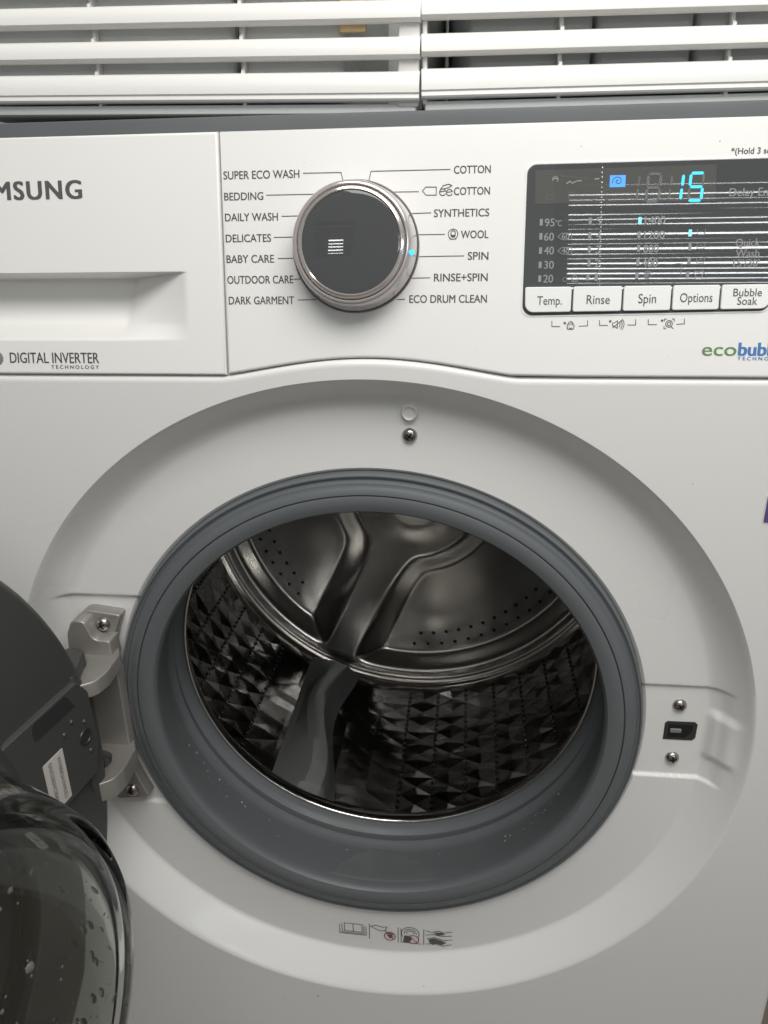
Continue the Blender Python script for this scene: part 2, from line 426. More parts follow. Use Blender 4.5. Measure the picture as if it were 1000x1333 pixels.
# ---- lettering
LEFT_OF = {'SAMSUNG', 'DIGITAL INVERTER'}
seen_tech = 0
for k, (s, x0, x1, v0, v1) in enumerate(TEXTS):
    a = [q / 1000 for q in (x0, x1, v0, v1)]
    if s == 'SAMSUNG': text(s, *a, 'logo', drw, 0.00022, bold=0.10, spacing=1.14)
    elif s == 'DIGITAL INVERTER': text(s, *a, 'ink', drw, 0.0002, bold=0.03)
    elif s == 'TECHNOLOGY':
        text(s, *a, 'ink' if seen_tech == 0 else 'ecoblue', drw if seen_tech == 0 else fas, 0.0002, bold=0.06, spacing=1.5); seen_tech += 1
    elif s == 'eco': text(s, *a, 'ecogreen', fas, 0.0002, bold=0.03)
    elif s == 'bubble': text(s, *a, 'ecoblue', fas, 0.0002, bold=0.10)
    elif any(s in n for n in names) and v1 < 43:
        i = [j for j, n in enumerate(names) if s in n][0]; text(s, *a, 'ink', btns[i], 0.0024)
    elif x0 > 95 and v0 > 44 and s != '*(Hold 3 sec.)': text(s, *a, 'printgrey', disp, 0.0009, bold=0.04)
    else: text(s, *a, 'ink', fas, 0.0002, bold=0.03)
for i, l in enumerate(LINES):
    l = [(p[0] / 1000, p[1] / 1000) for p in l]
    if i < 14 or i == 20: strokes('guide_line', [l], 0.00042, 0.00018, 'ink', fas)
    elif i < 20: strokes('bracket_line', [l], 0.00036, 0.00018, 'ink', fas)
    else: strokes('tag_outline', [l], 0.00035, 0.00095, 'printgrey', disp)
mm = lambda it: [[(p[0] / 1000, p[1] / 1000) for p in l] for l in it]
# leaf-like e, wool mark, lock, mute speaker, drum-check symbols
strokes('eco_symbol', mm([arc(44.4, 93.4, 1.7, 20, 330, 14), [(42.8, 93.6), (46.0, 94.0)], arc(48.0, 93.2, 1.6, 15, 330, 14), [(46.5, 93.3), (49.6, 93.6)], [(43.2, 94.8), (44.6, 96.7), (47.5, 97.4), (49.3, 96.6), (47.4, 95.6), (45.2, 95.2)]]), 0.00042, 0.0002, 'ink', fas)
strokes('wool_symbol', mm([arc(50.4, 71.9, 2.6, 0, 360, 22), arc(50.4, 72.4, 1.25, 20, 380, 14), arc(50.4, 71.7, 1.3, 200, 340, 8), [(49.2, 71.9), (50.4, 70.3), (51.6, 71.9)], [(48.6, 69.9), (49.2, 69.2)], [(52.2, 69.9), (51.6, 69.2)]]), 0.00040, 0.0002, 'ink', fas)
strokes('lock_symbol', mm([rpoly([(113.3, 21.6), (117.0, 21.7), (117.0, 24.6), (113.3, 24.5)], 0.9, 3) + [(113.3 + .2, 22.3)], arc(115.15, 24.5, 1.25, 0, 180, 10), [(114.3, 23.6), (114.5, 23.6)], [(115.8, 23.6), (116.0, 23.6)], arc(115.15, 23.0, 0.9, 210, 330, 6)]), 0.00036, 0.0002, 'ink', fas)
strokes('mute_symbol', mm([[(137.4, 23.4), (138.3, 23.4), (140.0, 22.2), (140.0, 26.2), (138.3, 25.0), (137.4, 25.0), (137.4, 23.4)], arc(139.6, 24.2, 1.8, -45, 45, 6), arc(139.6, 24.2, 2.9, -45, 45, 6), arc(139.6, 24.2, 3.9, -45, 45, 6), [(137.6, 22.4), (142.4, 26.6)]]), 0.00036, 0.0002, 'ink', fas)
strokes('check_symbol', mm([arc(167.0, 24.5, 1.75, 0, 360, 18), arc(167.0, 24.5, 0.9, 0, 360, 12), [(168.2, 23.2), (169.3, 22.0)], [(164.5, 25.8), (164.5, 27.0), (165.6, 27.0)], [(169.6, 25.8), (169.6, 27.0), (168.5, 27.0)], [(164.5, 23.2), (164.5, 22.0), (165.6, 22.0)]]), 0.00036, 0.0002, 'ink', fas)
for x_, y_ in ((112.0, 25.0), (137.0 - 0.9, 25.9), (163.3, 26.2)):
    strokes('asterisk', mm([[(x_ - .55, y_), (x_ + .55, y_)], [(x_ - .3, y_ - .5), (x_ + .3, y_ + .5)], [(x_ - .3, y_ + .5), (x_ + .3, y_ - .5)]]), 0.00036, 0.0002, 'ink', fas)
ob('inverter_emblem', *slab(arc(-0.2185, 0.0052, 0.0042, 0, 345, 23), 0.0004, 0.0, 0.0002, PF, 2), 'zinc', drw)
# display indicators
bars = [(97.1, 77.1), (97.2, 70.0), (97.3, 62.7), (97.4, 55.4), (97.5, 48.2), (122.6, 77.4), (122.8, 70.1), (122.9, 63.0), (123.1, 56.0), (122.9, 48.8), (148.2, 77.3), (148.2, 70.1), (148.4, 63.3), (148.5, 56.1), (148.5, 49.4), (174.2, 70.7), (174.6, 63.6), (174.7, 56.6), (174.5, 49.6)]
for i, (a, b) in enumerate(bars):
    on = i in (10, 15)
    o = ob('indicator_bar', *slab([(a / 1000 - .0008, b / 1000 - .0017), (a / 1000 + .0008, b / 1000 - .0017), (a / 1000 + .0008, b / 1000 + .0017), (a / 1000 - .0008, b / 1000 + .0017)], 0.00095, 0.0006, 0.00005, PF, 1), 'litbar' if on else 'printgrey', disp)
    if on: o['label'] = 'lit cyan indicator bar'
def segm(p, q, wd, m, h=0.00100, name='digit_segment'):
    p, q = Vector(p) / 1000, Vector(q) / 1000; d = (q - p).normalized(); n = Vector((-d.y, d.x)) * wd / 2000; c_ = d * wd / 2000
    pl = [p, p + c_ - n, q - c_ - n, q, q - c_ + n, p + c_ + n]
    return ob(name, [PF(a.x, a.y, h) for a in pl], [tuple(range(6))], m, disp, flat=True)
def digit(x, on, m, sk=0.55):
    T, Md, B = 100.1, 93.45, 86.75; W = 6.4
    X = lambda u, v_: (x + u * W + sk * (v_ - B) / 13.0, v_)
    g = 0.35
    S = dict(a=(X(0, T), X(1, T)), b=(X(1, T - g), X(1, Md + g)), c=(X(1, Md - g), X(1, B + g)), d=(X(0, B), X(1, B)), e=(X(0, Md - g), X(0, B + g)), f=(X(0, T - g), X(0, Md + g)), g=(X(0, Md), X(1, Md)))
    for k, (p, q) in S.items():
        if k in on: segm(p, q, 1.45, m)
        elif m == 'lit': segm(p, q, 1.1, 'ghost', 0.00092)
digit(171.9, 'acdfg', 'lit')
for p, q in (((168.75, 99.6), (168.4, 93.9)), ((168.3, 92.9), (167.95, 87.3))): segm(p, q, 1.45, 'lit')
for x in (150.5,): digit(x, 'abcdefg', 'ghost')
for p, q in (((146.6, 99.4), (146.3, 94.0)), ((146.2, 93.0), (145.8, 87.4)), ((163.0, 99.4), (162.6, 94.0)), ((162.5, 93.0), (162.1, 87.4))): segm(p, q, 1.0, 'ghost', 0.00092)
ob('spin_icon_tile', *slab([(0.1316, 0.0940), (0.1396, 0.0940), (0.1395, 0.0999), (0.1315, 0.0999)], 0.00098, 0.0006, 0.00005, PF, 1), 'litblue', disp)
strokes('spiral', mm([[(135.6 + 0.012 * t * math.cos(R(t * 5)) * 10 / 10 * 2.0, 97.0 + 0.011 * t * math.sin(R(t * 5)) * 2.0) for t in range(8, 118, 5)]]), 0.00036, 0.00104, 'screen', disp)
# faint unlit pictograms on the display
strokes('pictogram', mm([arc(103.5, 98.5, 1.4, -40, 200, 8), [(102.2, 98.9), (104.8, 98.9)], [(109.5, 96.2), (111, 97.4), (112.5, 96.4), (114.5, 97.5), (117, 97.6)], [(124, 98.2), (126, 98.4)]]), 0.0006, 0.00092, 'printgrey', disp)
strokes('pictogram', mm([[(99, 88.5), (99.3, 91), (102.5, 91), (102.8, 88.5), (99, 88.5)], arc(112.5, 90.2, 2.0, 0, 360, 14), [(110.8, 91.4), (114, 91.6)], arc(130.5, 90.5, 2.6, 20, 300, 12), [(120, 90), (124, 90)], [(139.5, 98.5), (139.4, 95)], [(106.0, 100.0), (120, 98.6)], [(97, 101.2), (108, 100.2)]]), 0.0003, 0.00092, 'ghost', disp)
strokes('drum_clean_mark', mm([arc(110.8, 47.7, 1.1, 0, 360, 12), [(114.2, 48.6), (114.7, 46.7), (117.4, 46.7), (117.9, 48.8), (116.8, 48.8), (116.6, 49.8), (115.6, 49.8), (115.4, 48.8), (114.2, 48.8)]]), 0.00042, 0.00095, 'printgrey', disp)
strokes('spin_mark', mm([arc(153.9, 49.8, 1.9, 30, 390, 16), arc(153.7, 49.8, 0.9, 60, 330, 10), [(152.9, 48.9), (155.2, 51.1)]]), 0.0004, 0.00095, 'printgrey', disp)
for yy, xx in ((70.9, 179.6), (64.0, 180.0), (56.8, 180.4)):
    strokes('stain_mark', mm([[(xx - 2, yy + 1.6), (xx - 1.6, yy - 1.2), (xx + 1.8, yy - 1.2), (xx + 2.2, yy + 1.6)], [(xx - 0.8, yy + 0.4), (xx + 0.8, yy + 0.6)]]), 0.0003, 0.00095, 'printgrey', disp)
strokes('garment_mark', mm([[(178.2, 51.6), (179.4, 51.2), (180.2, 50.7), (181.0, 51.2), (182.2, 51.7), (183.0, 50.3), (181.9, 49.8), (181.8, 47.4), (178.7, 47.3), (178.7, 49.7), (177.7, 50.1), (178.2, 51.6)]]), 0.0004, 0.00095, 'printgrey', disp)
strokes('option_bracket', mm([[(168.2, 55.4), (171.0, 55.4), (170.8, 49.8), (171.6, 49.0)]]), 0.00028, 0.00095, 'printgrey', disp)

# ---- programme dial
DC = (-0.0029, 0.0657)
DFm = frame(PF(DC[0], DC[1], 0), (1, 0, 0), (0, math.sin(TILT), math.cos(TILT)), (0, -math.cos(TILT), math.sin(TILT)))
dial = ob('program_dial', *lathe([(0.0, 0.0012), (0.0300, 0.0012), (0.0306, 0.002), (0.0285, 0.006), (0.0275, 0.0145), (0.0265, 0.0158), (0.0, 0.0158)], 96, DFm), 'smokechrome', wm)
ob('clear_ring', *lathe([(0.0310, 0.0008), (0.0338, 0.0008), (0.0343, 0.0016), (0.0340, 0.0034), (0.0330, 0.0075), (0.0318, 0.0160), (0.0308, 0.0174), (0.0296, 0.0174), (0.0291, 0.0160), (0.0286, 0.0100), (0.0292, 0.0050), (0.0308, 0.0018)], 128, DFm, closed=True), 'acrylic', dial, ang=60)
ob('base_ring', *lathe([(0.0340, 0.0), (0.0352, 0.0), (0.0352, 0.0006), (0.0346, 0.0012), (0.0340, 0.0006)], 96, DFm, closed=True), 'smokechrome', dial)
ob('chrome_ring', *lathe([(0.0290, 0.0150), (0.0287, 0.0172), (0.0278, 0.0184), (0.0269, 0.0187), (0.0263, 0.01825), (0.0262, 0.0150)], 96, DFm), 'chrome', dial)
ob('dial_face', *lathe([(0.0, 0.0185)] + [(r, 0.0185 - 0.00047 * (r / 0.0262) ** 2) for r in (0.004, 0.008, 0.012, 0.016, 0.02, 0.023, 0.0255)] + [(0.0262, 0.0179), (0.0262, 0.0155)], 96, DFm), 'dialface', dial)
il = ob('indicator_light', *lathe([(0.0, 0.0022), (0.0011, 0.0022), (0.0014, 0.0016), (0.0014, 0.0002), (0, 0.0002)], 14, frame(DFm(0.03225, -0.0054, 0.0165), (1, 0, 0), (0, math.sin(TILT), math.cos(TILT)), (0, -math.cos(TILT), math.sin(TILT)))), 'lit', dial)

# ---- gasket
GF = frame((0, 0, 0), (1, 0, 0), (0, 0, 1), (0, 1, 0))
gp = [(0.192, 0.040), (0.187, 0.030), (0.1848, 0.0215), (0.1843, 0.0174), (0.1837, 0.0166), (0.1829, 0.0166), (0.1824, 0.0176), (0.1808, 0.0180), (0.1801, 0.0160), (0.1794, 0.0152), (0.1770, 0.0150), (0.1764, 0.0145), (0.1732, 0.0134), (0.1722, 0.0133), (0.1719, 0.0150), (0.1714, 0.0150), (0.1711, 0.0133), (0.1690, 0.0126), (0.1640, 0.0134), (0.1608, 0.0146), (0.1595, 0.0166), (0.1590, 0.0192), (0.1594, 0.0230), (0.1606, 0.0300), (0.1630, 0.0400), (0.1660, 0.0520), (0.1684, 0.0620), (0.1692, 0.0670), (0.1676, 0.0705), (0.1668, 0.0735), (0.1684, 0.0770), (0.1706, 0.0810), (0.1712, 0.0840), (0.1690, 0.0870), (0.1672, 0.0905), (0.1668, 0.0945), (0.1700, 0.1000), (0.180, 0.108)]
gas = ob('door_gasket', *lathe(gp, 240, GF), 'rubber', wm, ang=36)

# ---- drum
RD = 0.262; ARM = -115.0
def drum_wall():
    """sheet pressed with a lozenge between each pair of perforation rows, flat triangles in the corners"""
    NA, NY = 45, 11; y0, y1 = 0.140, 0.436; v, f = [], []
    da = 2 * math.pi / NA; A0 = R(-91.0); vert = {}
    def P(a, r, y):
        v.append((r * math.cos(a), y, r * math.sin(a))); return len(v) - 1
    def G(i, j):       # half-step lattice
        k = (i % (2 * NA), j)
        if k not in vert: vert[k] = P(A0 + k[0] * da / 2, RD + random.uniform(-.0003, .0003), y0 + (y1 - y0) * j / (2 * NY))
        return vert[k]
    for j in range(NY):
        for i in range(NA):
            I, J = 2 * i, 2 * j
            deg = (-91.0 + 8.0 * (i + .5) + 180) % 360 - 180; plain = any(-13 < (deg - L + 180) % 360 - 180 < 25 for L in (ARM, ARM + 120, ARM + 240))
            c_ = P(A0 + (i + 0.5 + random.uniform(-.09, .09)) * da, RD - (0.0004 if plain else 0.0036 + random.uniform(-.0009, .0009)), y0 + (y1 - y0) * (j + 0.5 + random.uniform(-.13, .13)) / NY)
            a, b, c2, d = G(I, J), G(I + 2, J), G(I + 2, J + 2), G(I, J + 2)
            w_, e, s_, n = G(I, J + 1), G(I + 2, J + 1), G(I + 1, J), G(I + 1, J + 2)
            f += [(w_, s_, c_), (s_, e, c_), (e, n, c_), (n, w_, c_), (a, s_, w_), (s_, b, e), (e, c2, n), (n, d, w_)]
    return ob('drum', v, f, 'steeldark', wm, flat=True)
drum = drum_wall()
fr_ = ob('front_flange', *lathe([(0.1668, 0.0962), (0.1664, 0.0990), (0.1672, 0.1050), (0.1700, 0.1100), (0.1740, 0.1120), (0.215, 0.121), (0.245, 0.128), (0.258, 0.136), (0.2625, 0.1402)], 200, GF), 'steeldark', drum, ang=50)
ob('polished_rim', *lathe([(0.1656 + 0.0015 * math.cos(R(a)), 0.0950 + 0.0015 * math.sin(R(a))) for a in range(0, 360, 30)], 240, GF, closed=True), 'brightsteel', drum)
ARM = -115.0
def petal(r, th):
    d = min(abs((th - a + 180) % 360 - 180) for a in (ARM, ARM + 120, ARM + 240))
    dp = r * math.sin(R(d)); wi = 0.019 + 0.010 * smooth((0.14 - r) / 0.1)
    t1 = (dp - wi) / 0.034; t2 = (0.2475 - r) / 0.017; t3 = (r - 0.074) / 0.034
    k = 0.16; h = [t1, t2, t3]
    m_ = -k * math.log(sum(math.exp(-max(-8, min(8, t)) / k) for t in h))
    t = max(0.0, min(1.0, m_)); return t + 0.0
def sharpish(t): return 0.55 * t + 0.45 * smooth(t)
def back_plate():
    NR, NT = 84, 432; v, f = [(0, 0.452, 0)], []
    rs = [0.2592 * (i + 1) / NR for i in range(NR)]
    for r in rs:
        for k in range(NT):
            th = -180 + 360.0 * k / NT; a = R(th)
            y = 0.452 + 0.024 * sharpish(petal(r, th))
            y -= 0.010 * math.exp(-((r - 0.030) / 0.02) ** 2) * 0.4
            if r > 0.2475: y += 0.0
            v.append((r * math.cos(a), y, r * math.sin(a)))
    for k in range(NT): f.append((0, 1 + k, 1 + (k + 1) % NT))
    for i in range(NR - 1):
        for k in range(NT): a, b = 1 + i * NT, 1 + (i + 1) * NT; j = (k + 1) % NT; f.append((a + k, b + k, b + j, a + j))
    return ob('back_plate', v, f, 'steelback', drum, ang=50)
back_plate()
ob('rear_seam', *lathe([(0.2588, 0.4515), (0.2600, 0.4470), (0.2585, 0.4440), (0.2590, 0.4410), (0.2612, 0.4385), (0.2622, 0.4355)], 240, GF), 'brightsteel', drum, ang=60)
ob('seam_gap', *lathe([(0.2581, 0.4525), (0.2612, 0.4500), (0.2635, 0.4505)], 180, GF), 'hole', drum)
# rear plate holes, each a dark drilled hole with a rolled edge
def hole_at(mb, mr, c, ex, ey, n, r):
    fr = frame(c, ex, ey, n)
    mb.add(*lathe([(0.0, 0.00012), (r, 0.00012), (r * 1.02, 0.0)], 10, fr))
    mr.add(*lathe([(r, 0.0), (r * 1.05, 0.0003), (r * 1.18, 0.00025), (r * 1.35, -0.0001)], 10, fr))
hb, hr = MB(), MB()
YB = 0.476
def ring_holes(a0, n, r, sk=()):
    for k in range(n):
        if k in sk: continue
        a = R(a0 + 4.87 * k); hole_at(hb, hr, (r * math.cos(a), YB - 0.0004, r * math.sin(a)), (1, 0, 0), (0, 0, 1), (0, -1, 0), 0.0023)
for base in (-88.4, 31.6, 151.6 + 0.4):
    ring_holes(base, 15, 0.2015); ring_holes(base - 2.5, 16, 0.2180)
o = ob('rear_hole', hb.v, hb.f, 'hole', drum); o['kind'] = 'stuff'
o = ob('rear_hole_edge', hr.v, hr.f, 'steelback', drum); o['kind'] = 'stuff'
# drum wall perforations in lengthwise rows between the embossed diamonds
hb, hr = MB(), MB(); NA = 45
for i in range(NA):
    a = R(-91.0 + 8.0 * i); deg = (-91.0 + 8.0 * i + 180) % 360 - 180
    if any(-12 < (deg - L + 180) % 360 - 180 < 22 for L in (ARM, ARM + 120, ARM + 240)): continue
    if 20 < deg < 160: continue
    nrm = (-math.cos(a), 0, -math.sin(a)); tan = (-math.sin(a), 0, math.cos(a))
    for k in range(30):
        y = 0.150 + 0.0094 * k
        hole_at(hb, hr, ((RD - 0.0012) * math.cos(a), y, (RD - 0.0012) * math.sin(a)), tan, (0, 1, 0), nrm, 0.0016)
o = ob('wall_perforation', hb.v, hb.f, 'hole', drum); o['kind'] = 'stuff'
o = ob('perforation_edge', hr.v, hr.f, 'steeldark', drum); o['kind'] = 'stuff'
# lifters
def lifter(ang):
    v, f = [], []; NS = 28
    for k in range(NS + 1):
        t = k / NS; y = 0.150 + 0.288 * t
        hgt = 0.050 - 0.040 * t ** 0.9; sh = 0.010 * math.sin(2.2 * math.pi * t + 0.4) - 0.004; wtop = 0.0105 - 0.003 * t
        prof = [(-0.036, 0.0), (-0.030, hgt * .20), (sh - wtop - .005, hgt * .92), (sh - wtop, hgt), (sh + wtop, hgt * 1.02), (sh + wtop + .003, hgt * .95), (sh + wtop + .013, hgt * .40), (sh + wtop + .020, hgt * .08), (sh + wtop + .022, 0.0)]
        e = smooth(min(1, (k + .2) / 2.0))
        for u, h in prof:
            a = R(ang) + u / RD; r = RD - 0.001 - h * e
            v.append((r * math.cos(a), y, r * math.sin(a)))
    n = 9
    for k in range(NS):
        for i in range(n - 1): f.append((k * n + i, k * n + i + 1, (k + 1) * n + i + 1, (k + 1) * n + i))
    f.append(tuple(range(n))); f.append(tuple(range(NS * n, NS * n + n)))
    o = ob('lifter', v, f, 'lifter', drum, ang=28)
    return o
for L in (ARM + 1.0, ARM + 121.0, ARM + 241.0): lifter(L)

# ---- screws, sensor, latch on the recess floor
def screw_fr(c, n):
    n = Vector(n).normalized(); ex = n.cross(Vector((0, 0, 1))).normalized(); ey = n.cross(ex).normalized(); return frame(c, ex, ey, n)
def screw(c, parent, n=(0, -1, 0), r=0.0047, rot=20):
    fr = screw_fr(c, n)
    o = ob('screw', *lathe([(0.0, 0.0030), (r * .35, 0.0029), (r * .7, 0.0023), (r * .92, 0.0012), (r, 0.0), (r, -0.001)], 28, fr), 'screw', parent, ang=60)
    mb = MB()
    for q in (rot, rot + 90):
        ca, sa = math.cos(R(q)), math.sin(R(q)); a, b = r * .52, r * .11
        mb.add([fr(ca * x - sa * y, sa * x + ca * y, h) for h in (0.00305, 0.0015) for x, y in ((-a, -b), (a, -b), (a, b), (-a, b))], [(0, 1, 2, 3), (0, 4, 5, 1), (1, 5, 6, 2), (2, 6, 7, 3), (3, 7, 4, 0)])
    ob('cross_slot', mb.v, mb.f, 'hole', o, flat=True)
    return o
YL = recess(0.211, 0.0)
screw((0.2084, YL - 0.0003, 0.0213), wm, rot=30)
screw((0.2086, YL - 0.0003, -0.0225), wm, rot=10)
screw((0.0258, recess(0.0258, 0.2090) - .0004, 0.2090), wm, rot=55)
sp = ob('bumper_pin', *lathe([(0.0, 0.0022), (0.0030, 0.0023), (0.0034, 0.0030), (0.0042, 0.0034), (0.0048, 0.0026), (0.0052, 0.0), (0.0052, -0.001)], 32, screw_fr((0.0258, recess(0.0258, 0.2236) - .0006, 0.2236), (0, -1, 0))), 'sticker', wm, ang=50)
ls = ob('latch_socket', *slab([(0.2005, -0.0072), (0.2200, -0.0072), (0.2220, -0.0050), (0.2222, 0.0060), (0.2202, 0.0080), (0.2022, 0.0078), (0.2005, 0.0062)], 0.0006, -0.003, 0.0004, frame((0, YL, 0), (1, 0, 0), (0, 0, 1), (0, -1, 0)), 2), 'latch', wm)
ob('latch_opening', *slab([(0.2032, -0.0050), (0.2150, -0.0050), (0.2192, 0.0), (0.2192, 0.0060), (0.2032, 0.0058)], 0.00075, -0.002, 0.0001, frame((0, YL, 0), (1, 0, 0), (0, 0, 1), (0, -1, 0)), 1), 'hole', ls)
ob('latch_hook', *rbox(0.2042, 0.2118, YL - .0016, YL - .0007, -0.0008, 0.0026, 0.0005), 'zinc', ls)

# ---- hinge bracket
hin = MB()
plate = []
for a in (155.5, 160, 165, 170, 175, 180, 185, 190, 195, 200, 204.5): plate.append((0.1915 * math.cos(R(a)), 0.1915 * math.sin(R(a))))
plate = rpoly(plate[:1] + plate[1:-1] + plate[-1:] + [(-0.2010, -0.0835), (-0.2100, -0.060), (-0.2110, 0.058), (-0.2030, 0.0830)], [0.002] + [0] * 9 + [0.002, 0.004, 0.004, 0.01, 0.008], 4)
plate = plate if sum(plate[i][0] * plate[(i + 1) % len(plate)][1] - plate[(i + 1) % len(plate)][0] * plate[i][1] for i in range(len(plate))) > 0 else plate[::-1]
hin.add(*slab(plate, 0.0, -0.012, 0.0012, frame((0, 0.0135, 0), (1, 0, 0), (0, 0, 1), (0, -1, 0)), 3))
TF = lambda z: frame((0, 0, z), (1, 0, 0), (0, 1, 0), (0, 0, 1))
def ccw(p): return p if sum(p[i][0] * p[(i + 1) % len(p)][1] - p[(i + 1) % len(p)][0] * p[i][1] for i in range(len(p))) > 0 else p[::-1]
lug1 = rpoly([(-0.2110, 0.0135), (-0.1790, 0.0135), (-0.1745, 0.004), (-0.1735, -0.018), (-0.1765, -0.0290), (-0.1850, -0.0355), (-0.2040, -0.0365), (-0.2060, -0.0260), (-0.1960, -0.0225), (-0.1915, -0.0150), (-0.1950, -0.0060), (-0.2060, 0.0000)], [0, 0, 0.004, 0.012, 0.010, 0.010, 0.002, 0.003, 0.006, 0.008, 0.008, 0.003], 5)
hin.add(*slab(ccw(lug1), 0.0, -0.0105, 0.0010, TF(0.0545), 3))
lug2 = rpoly([(-0.2110, 0.0135), (-0.1790, 0.0135), (-0.1745, 0.004), (-0.1735, -0.018), (-0.1765, -0.0290), (-0.1850, -0.0355), (-0.2040, -0.0365), (-0.2060, -0.0260), (-0.1920, -0.0235), (-0.1850, -0.0140), (-0.1900, -0.0020), (-0.2060, 0.0040)], [0, 0, 0.004, 0.012, 0.010, 0.010, 0.002, 0.003, 0.006, 0.009, 0.008, 0.003], 5)
hin.add(*slab(ccw(lug2), 0.0, -0.0150, 0.0010, TF(-0.0255), 3))
# upper block above the first lug and web between the lugs
blk = rpoly([(-0.2105, 0.0500), (-0.1790, 0.0500), (-0.1790, 0.0655), (-0.1905, 0.0660), (-0.1950, 0.0800), (-0.2040, 0.0815), (-0.2090, 0.0700)], [0, 0, 0.002, 0.006, 0.004, 0.010, 0.01], 5)
hin.add(*slab(ccw(blk), 0.0, -0.014, 0.0012, frame((0, 0.0015, 0), (1, 0, 0), (0, 0, 1), (0, -1, 0)), 3))
web = rpoly([(-0.2105, -0.030), (-0.1800, -0.030), (-0.1800, 0.036), (-0.1860, 0.0470), (-0.2105, 0.0470)], [0, 0, 0.004, 0.004, 0], 4)
hin.add(*slab(ccw(web), 0.0, -0.012, 0.0012, frame((0, 0.0070, 0), (1, 0, 0), (0, 0, 1), (0, -1, 0)), 3))
hb_o = ob('hinge_bracket', hin.v, hin.f, 'zinc', wm, ang=45)
for zz in (0.0722, -0.0730): screw((-0.1880, 0.0128, zz), hb_o, r=0.0052, rot=25)

# ---- open door
PH = R(10.0)
dd, dn = Vector((-math.sin(PH), -math.cos(PH), 0)), Vector((math.cos(PH), -math.sin(PH), 0))
DO = Vector((-0.18, -0.01, 0)); DCn = DO + dd * 0.256
AX = frame(DCn, dd, (0, 0, 1), dn)         # centred on the door axis: along, up, inwards
SX = frame(DO, dd, (0, 0, 1), dn)          # from the hinge side
door = ob('door', *lathe([(0.0, -0.056), (0.200, -0.054), (0.228, -0.048), (0.2400, -0.034), (0.2428, -0.012), (0.2424, -0.003), (0.2405, -0.0006), (0.2380, 0.0), (0.176, 0.0), (0.170, 0.002), (0.163, 0.002), (0.158, -0.002), (0.157, -0.020), (0.150, -0.036), (0.0, -0.040)], 200, AX), 'doorplastic', wm, ang=45)
ob('glass_bowl', *lathe([(0.1560, -0.004), (0.1545, 0.004), (0.1520, 0.020), (0.1470, 0.050), (0.1420, 0.074), (0.1385, 0.0860), (0.1340, 0.0915), (0.1280, 0.0932), (0.1200, 0.0925), (0.100, 0.0895), (0.06, 0.0850), (0.03, 0.0835), (0.0, 0.083), (0.0, 0.0775), (0.03, 0.078), (0.06, 0.0795), (0.100, 0.0840), (0.1190, 0.0868), (0.1265, 0.0865), (0.1310, 0.0825), (0.1350, 0.0720), (0.1400, 0.048), (0.1450, 0.020), (0.1480, 0.002), (0.1490, -0.004)], 160, AX, closed=True), 'glass', door, ang=50)
ob('outer_window', *lathe([(0.0, -0.0370), (0.140, -0.0345), (0.150, -0.0300), (0.1525, -0.0295)], 120, AX), 'doorwindow', door, ang=50)
ob('bowl_clamp_ring', *lathe([(0.158, 0.001), (0.1565, 0.0075), (0.1600, 0.0100), (0.1660, 0.0085), (0.1720, 0.001)], 160, AX), 'doorplastic', door, ang=50)
cov = rpoly([(0.0235, 0.0500), (0.0215, 0.0100), (0.0285, -0.0110), (0.1050, -0.0130), (0.1050, 0.0610), (0.0320, 0.0625)], [0.006, 0.010, 0.006, 0.01, 0.01, 0.004], 4)
CH = 0.0042
co = ob('hinge_cover', *slab(ccw(cov), CH, -0.002, 0.0009, SX, 3), 'doorplastic', door)
ob('cover_slot', *slab(ccw(rpoly([(0.0370, 0.0480), (0.0750, 0.0480), (0.0750, 0.0605), (0.0440, 0.0605)], [0.001, 0.003, 0.003, 0.002], 3)), CH + .0002, 0.001, 0.0001, SX, 1), 'latch', co)
for zz, zt in ((0.0565, 0.066), (0.018, 0.0435)):
    pass
ob('hinge_pin', *lathe([(0.0, -0.046), (0.0078, -0.046), (0.0078, 0.064), (0.0, 0.064)], 24, frame((-0.1985, -0.0140, 0), (1, 0, 0), (0, 1, 0), (0, 0, 1))), 'doorplastic', co, ang=50)
kn = MB()
for z0_, z1_ in ((-0.0250, 0.0435), (0.0550, 0.0650)):
    kn.add(*slab(ccw(rpoly([(-0.2060, -0.0060), (-0.1925, -0.0080), (-0.1900, -0.0180), (-0.1840, -0.0420), (-0.2100, -0.0450)], [0.005, 0.006, 0.004, 0, 0], 4)), z1_, z0_, 0.0008, frame((0, 0, 0), (1, 0, 0), (0, 1, 0), (0, 0, 1)), 2))
kn.add(*slab(ccw(rpoly([(-0.2080, -0.0250), (-0.1925, -0.0225), (-0.1860, -0.0140), (-0.1905, -0.0035), (-0.2080, 0.0030)], 0.004, 3)), -0.0300, -0.0400, 0.0005, frame((0, 0, 0), (1, 0, 0), (0, 1, 0), (0, 0, 1)), 2))  # dark slab in the lower lug cutout, standing in for its shaded gap
ob('hinge_knuckle_gap_fill', kn.v, kn.f, 'doorplastic', co)
for s_, z_ in ((0.0335, 0.0215),): ob('screw_hole', *lathe([(0.0, 0.0002), (0.0042, 0.0002), (0.0046, 0.0008), (0.0056, 0.0008), (0.0060, -0.0002)], 20, frame(SX(s_, z_, CH), dd, (0, 0, 1), dn)), 'latch', co)
for s_, z_ in ((0.051, 0.036), (0.043, 0.040), (0.032, 0.0325), (0.031, 0.009)): ob('boss', *lathe([(0.0, 0.0012), (0.0012, 0.001), (0.0018, 0.0), (0.0018, -0.0005)], 12, frame(SX(s_, z_, CH), dd, (0, 0, 1), dn)), 'doorplastic', co)
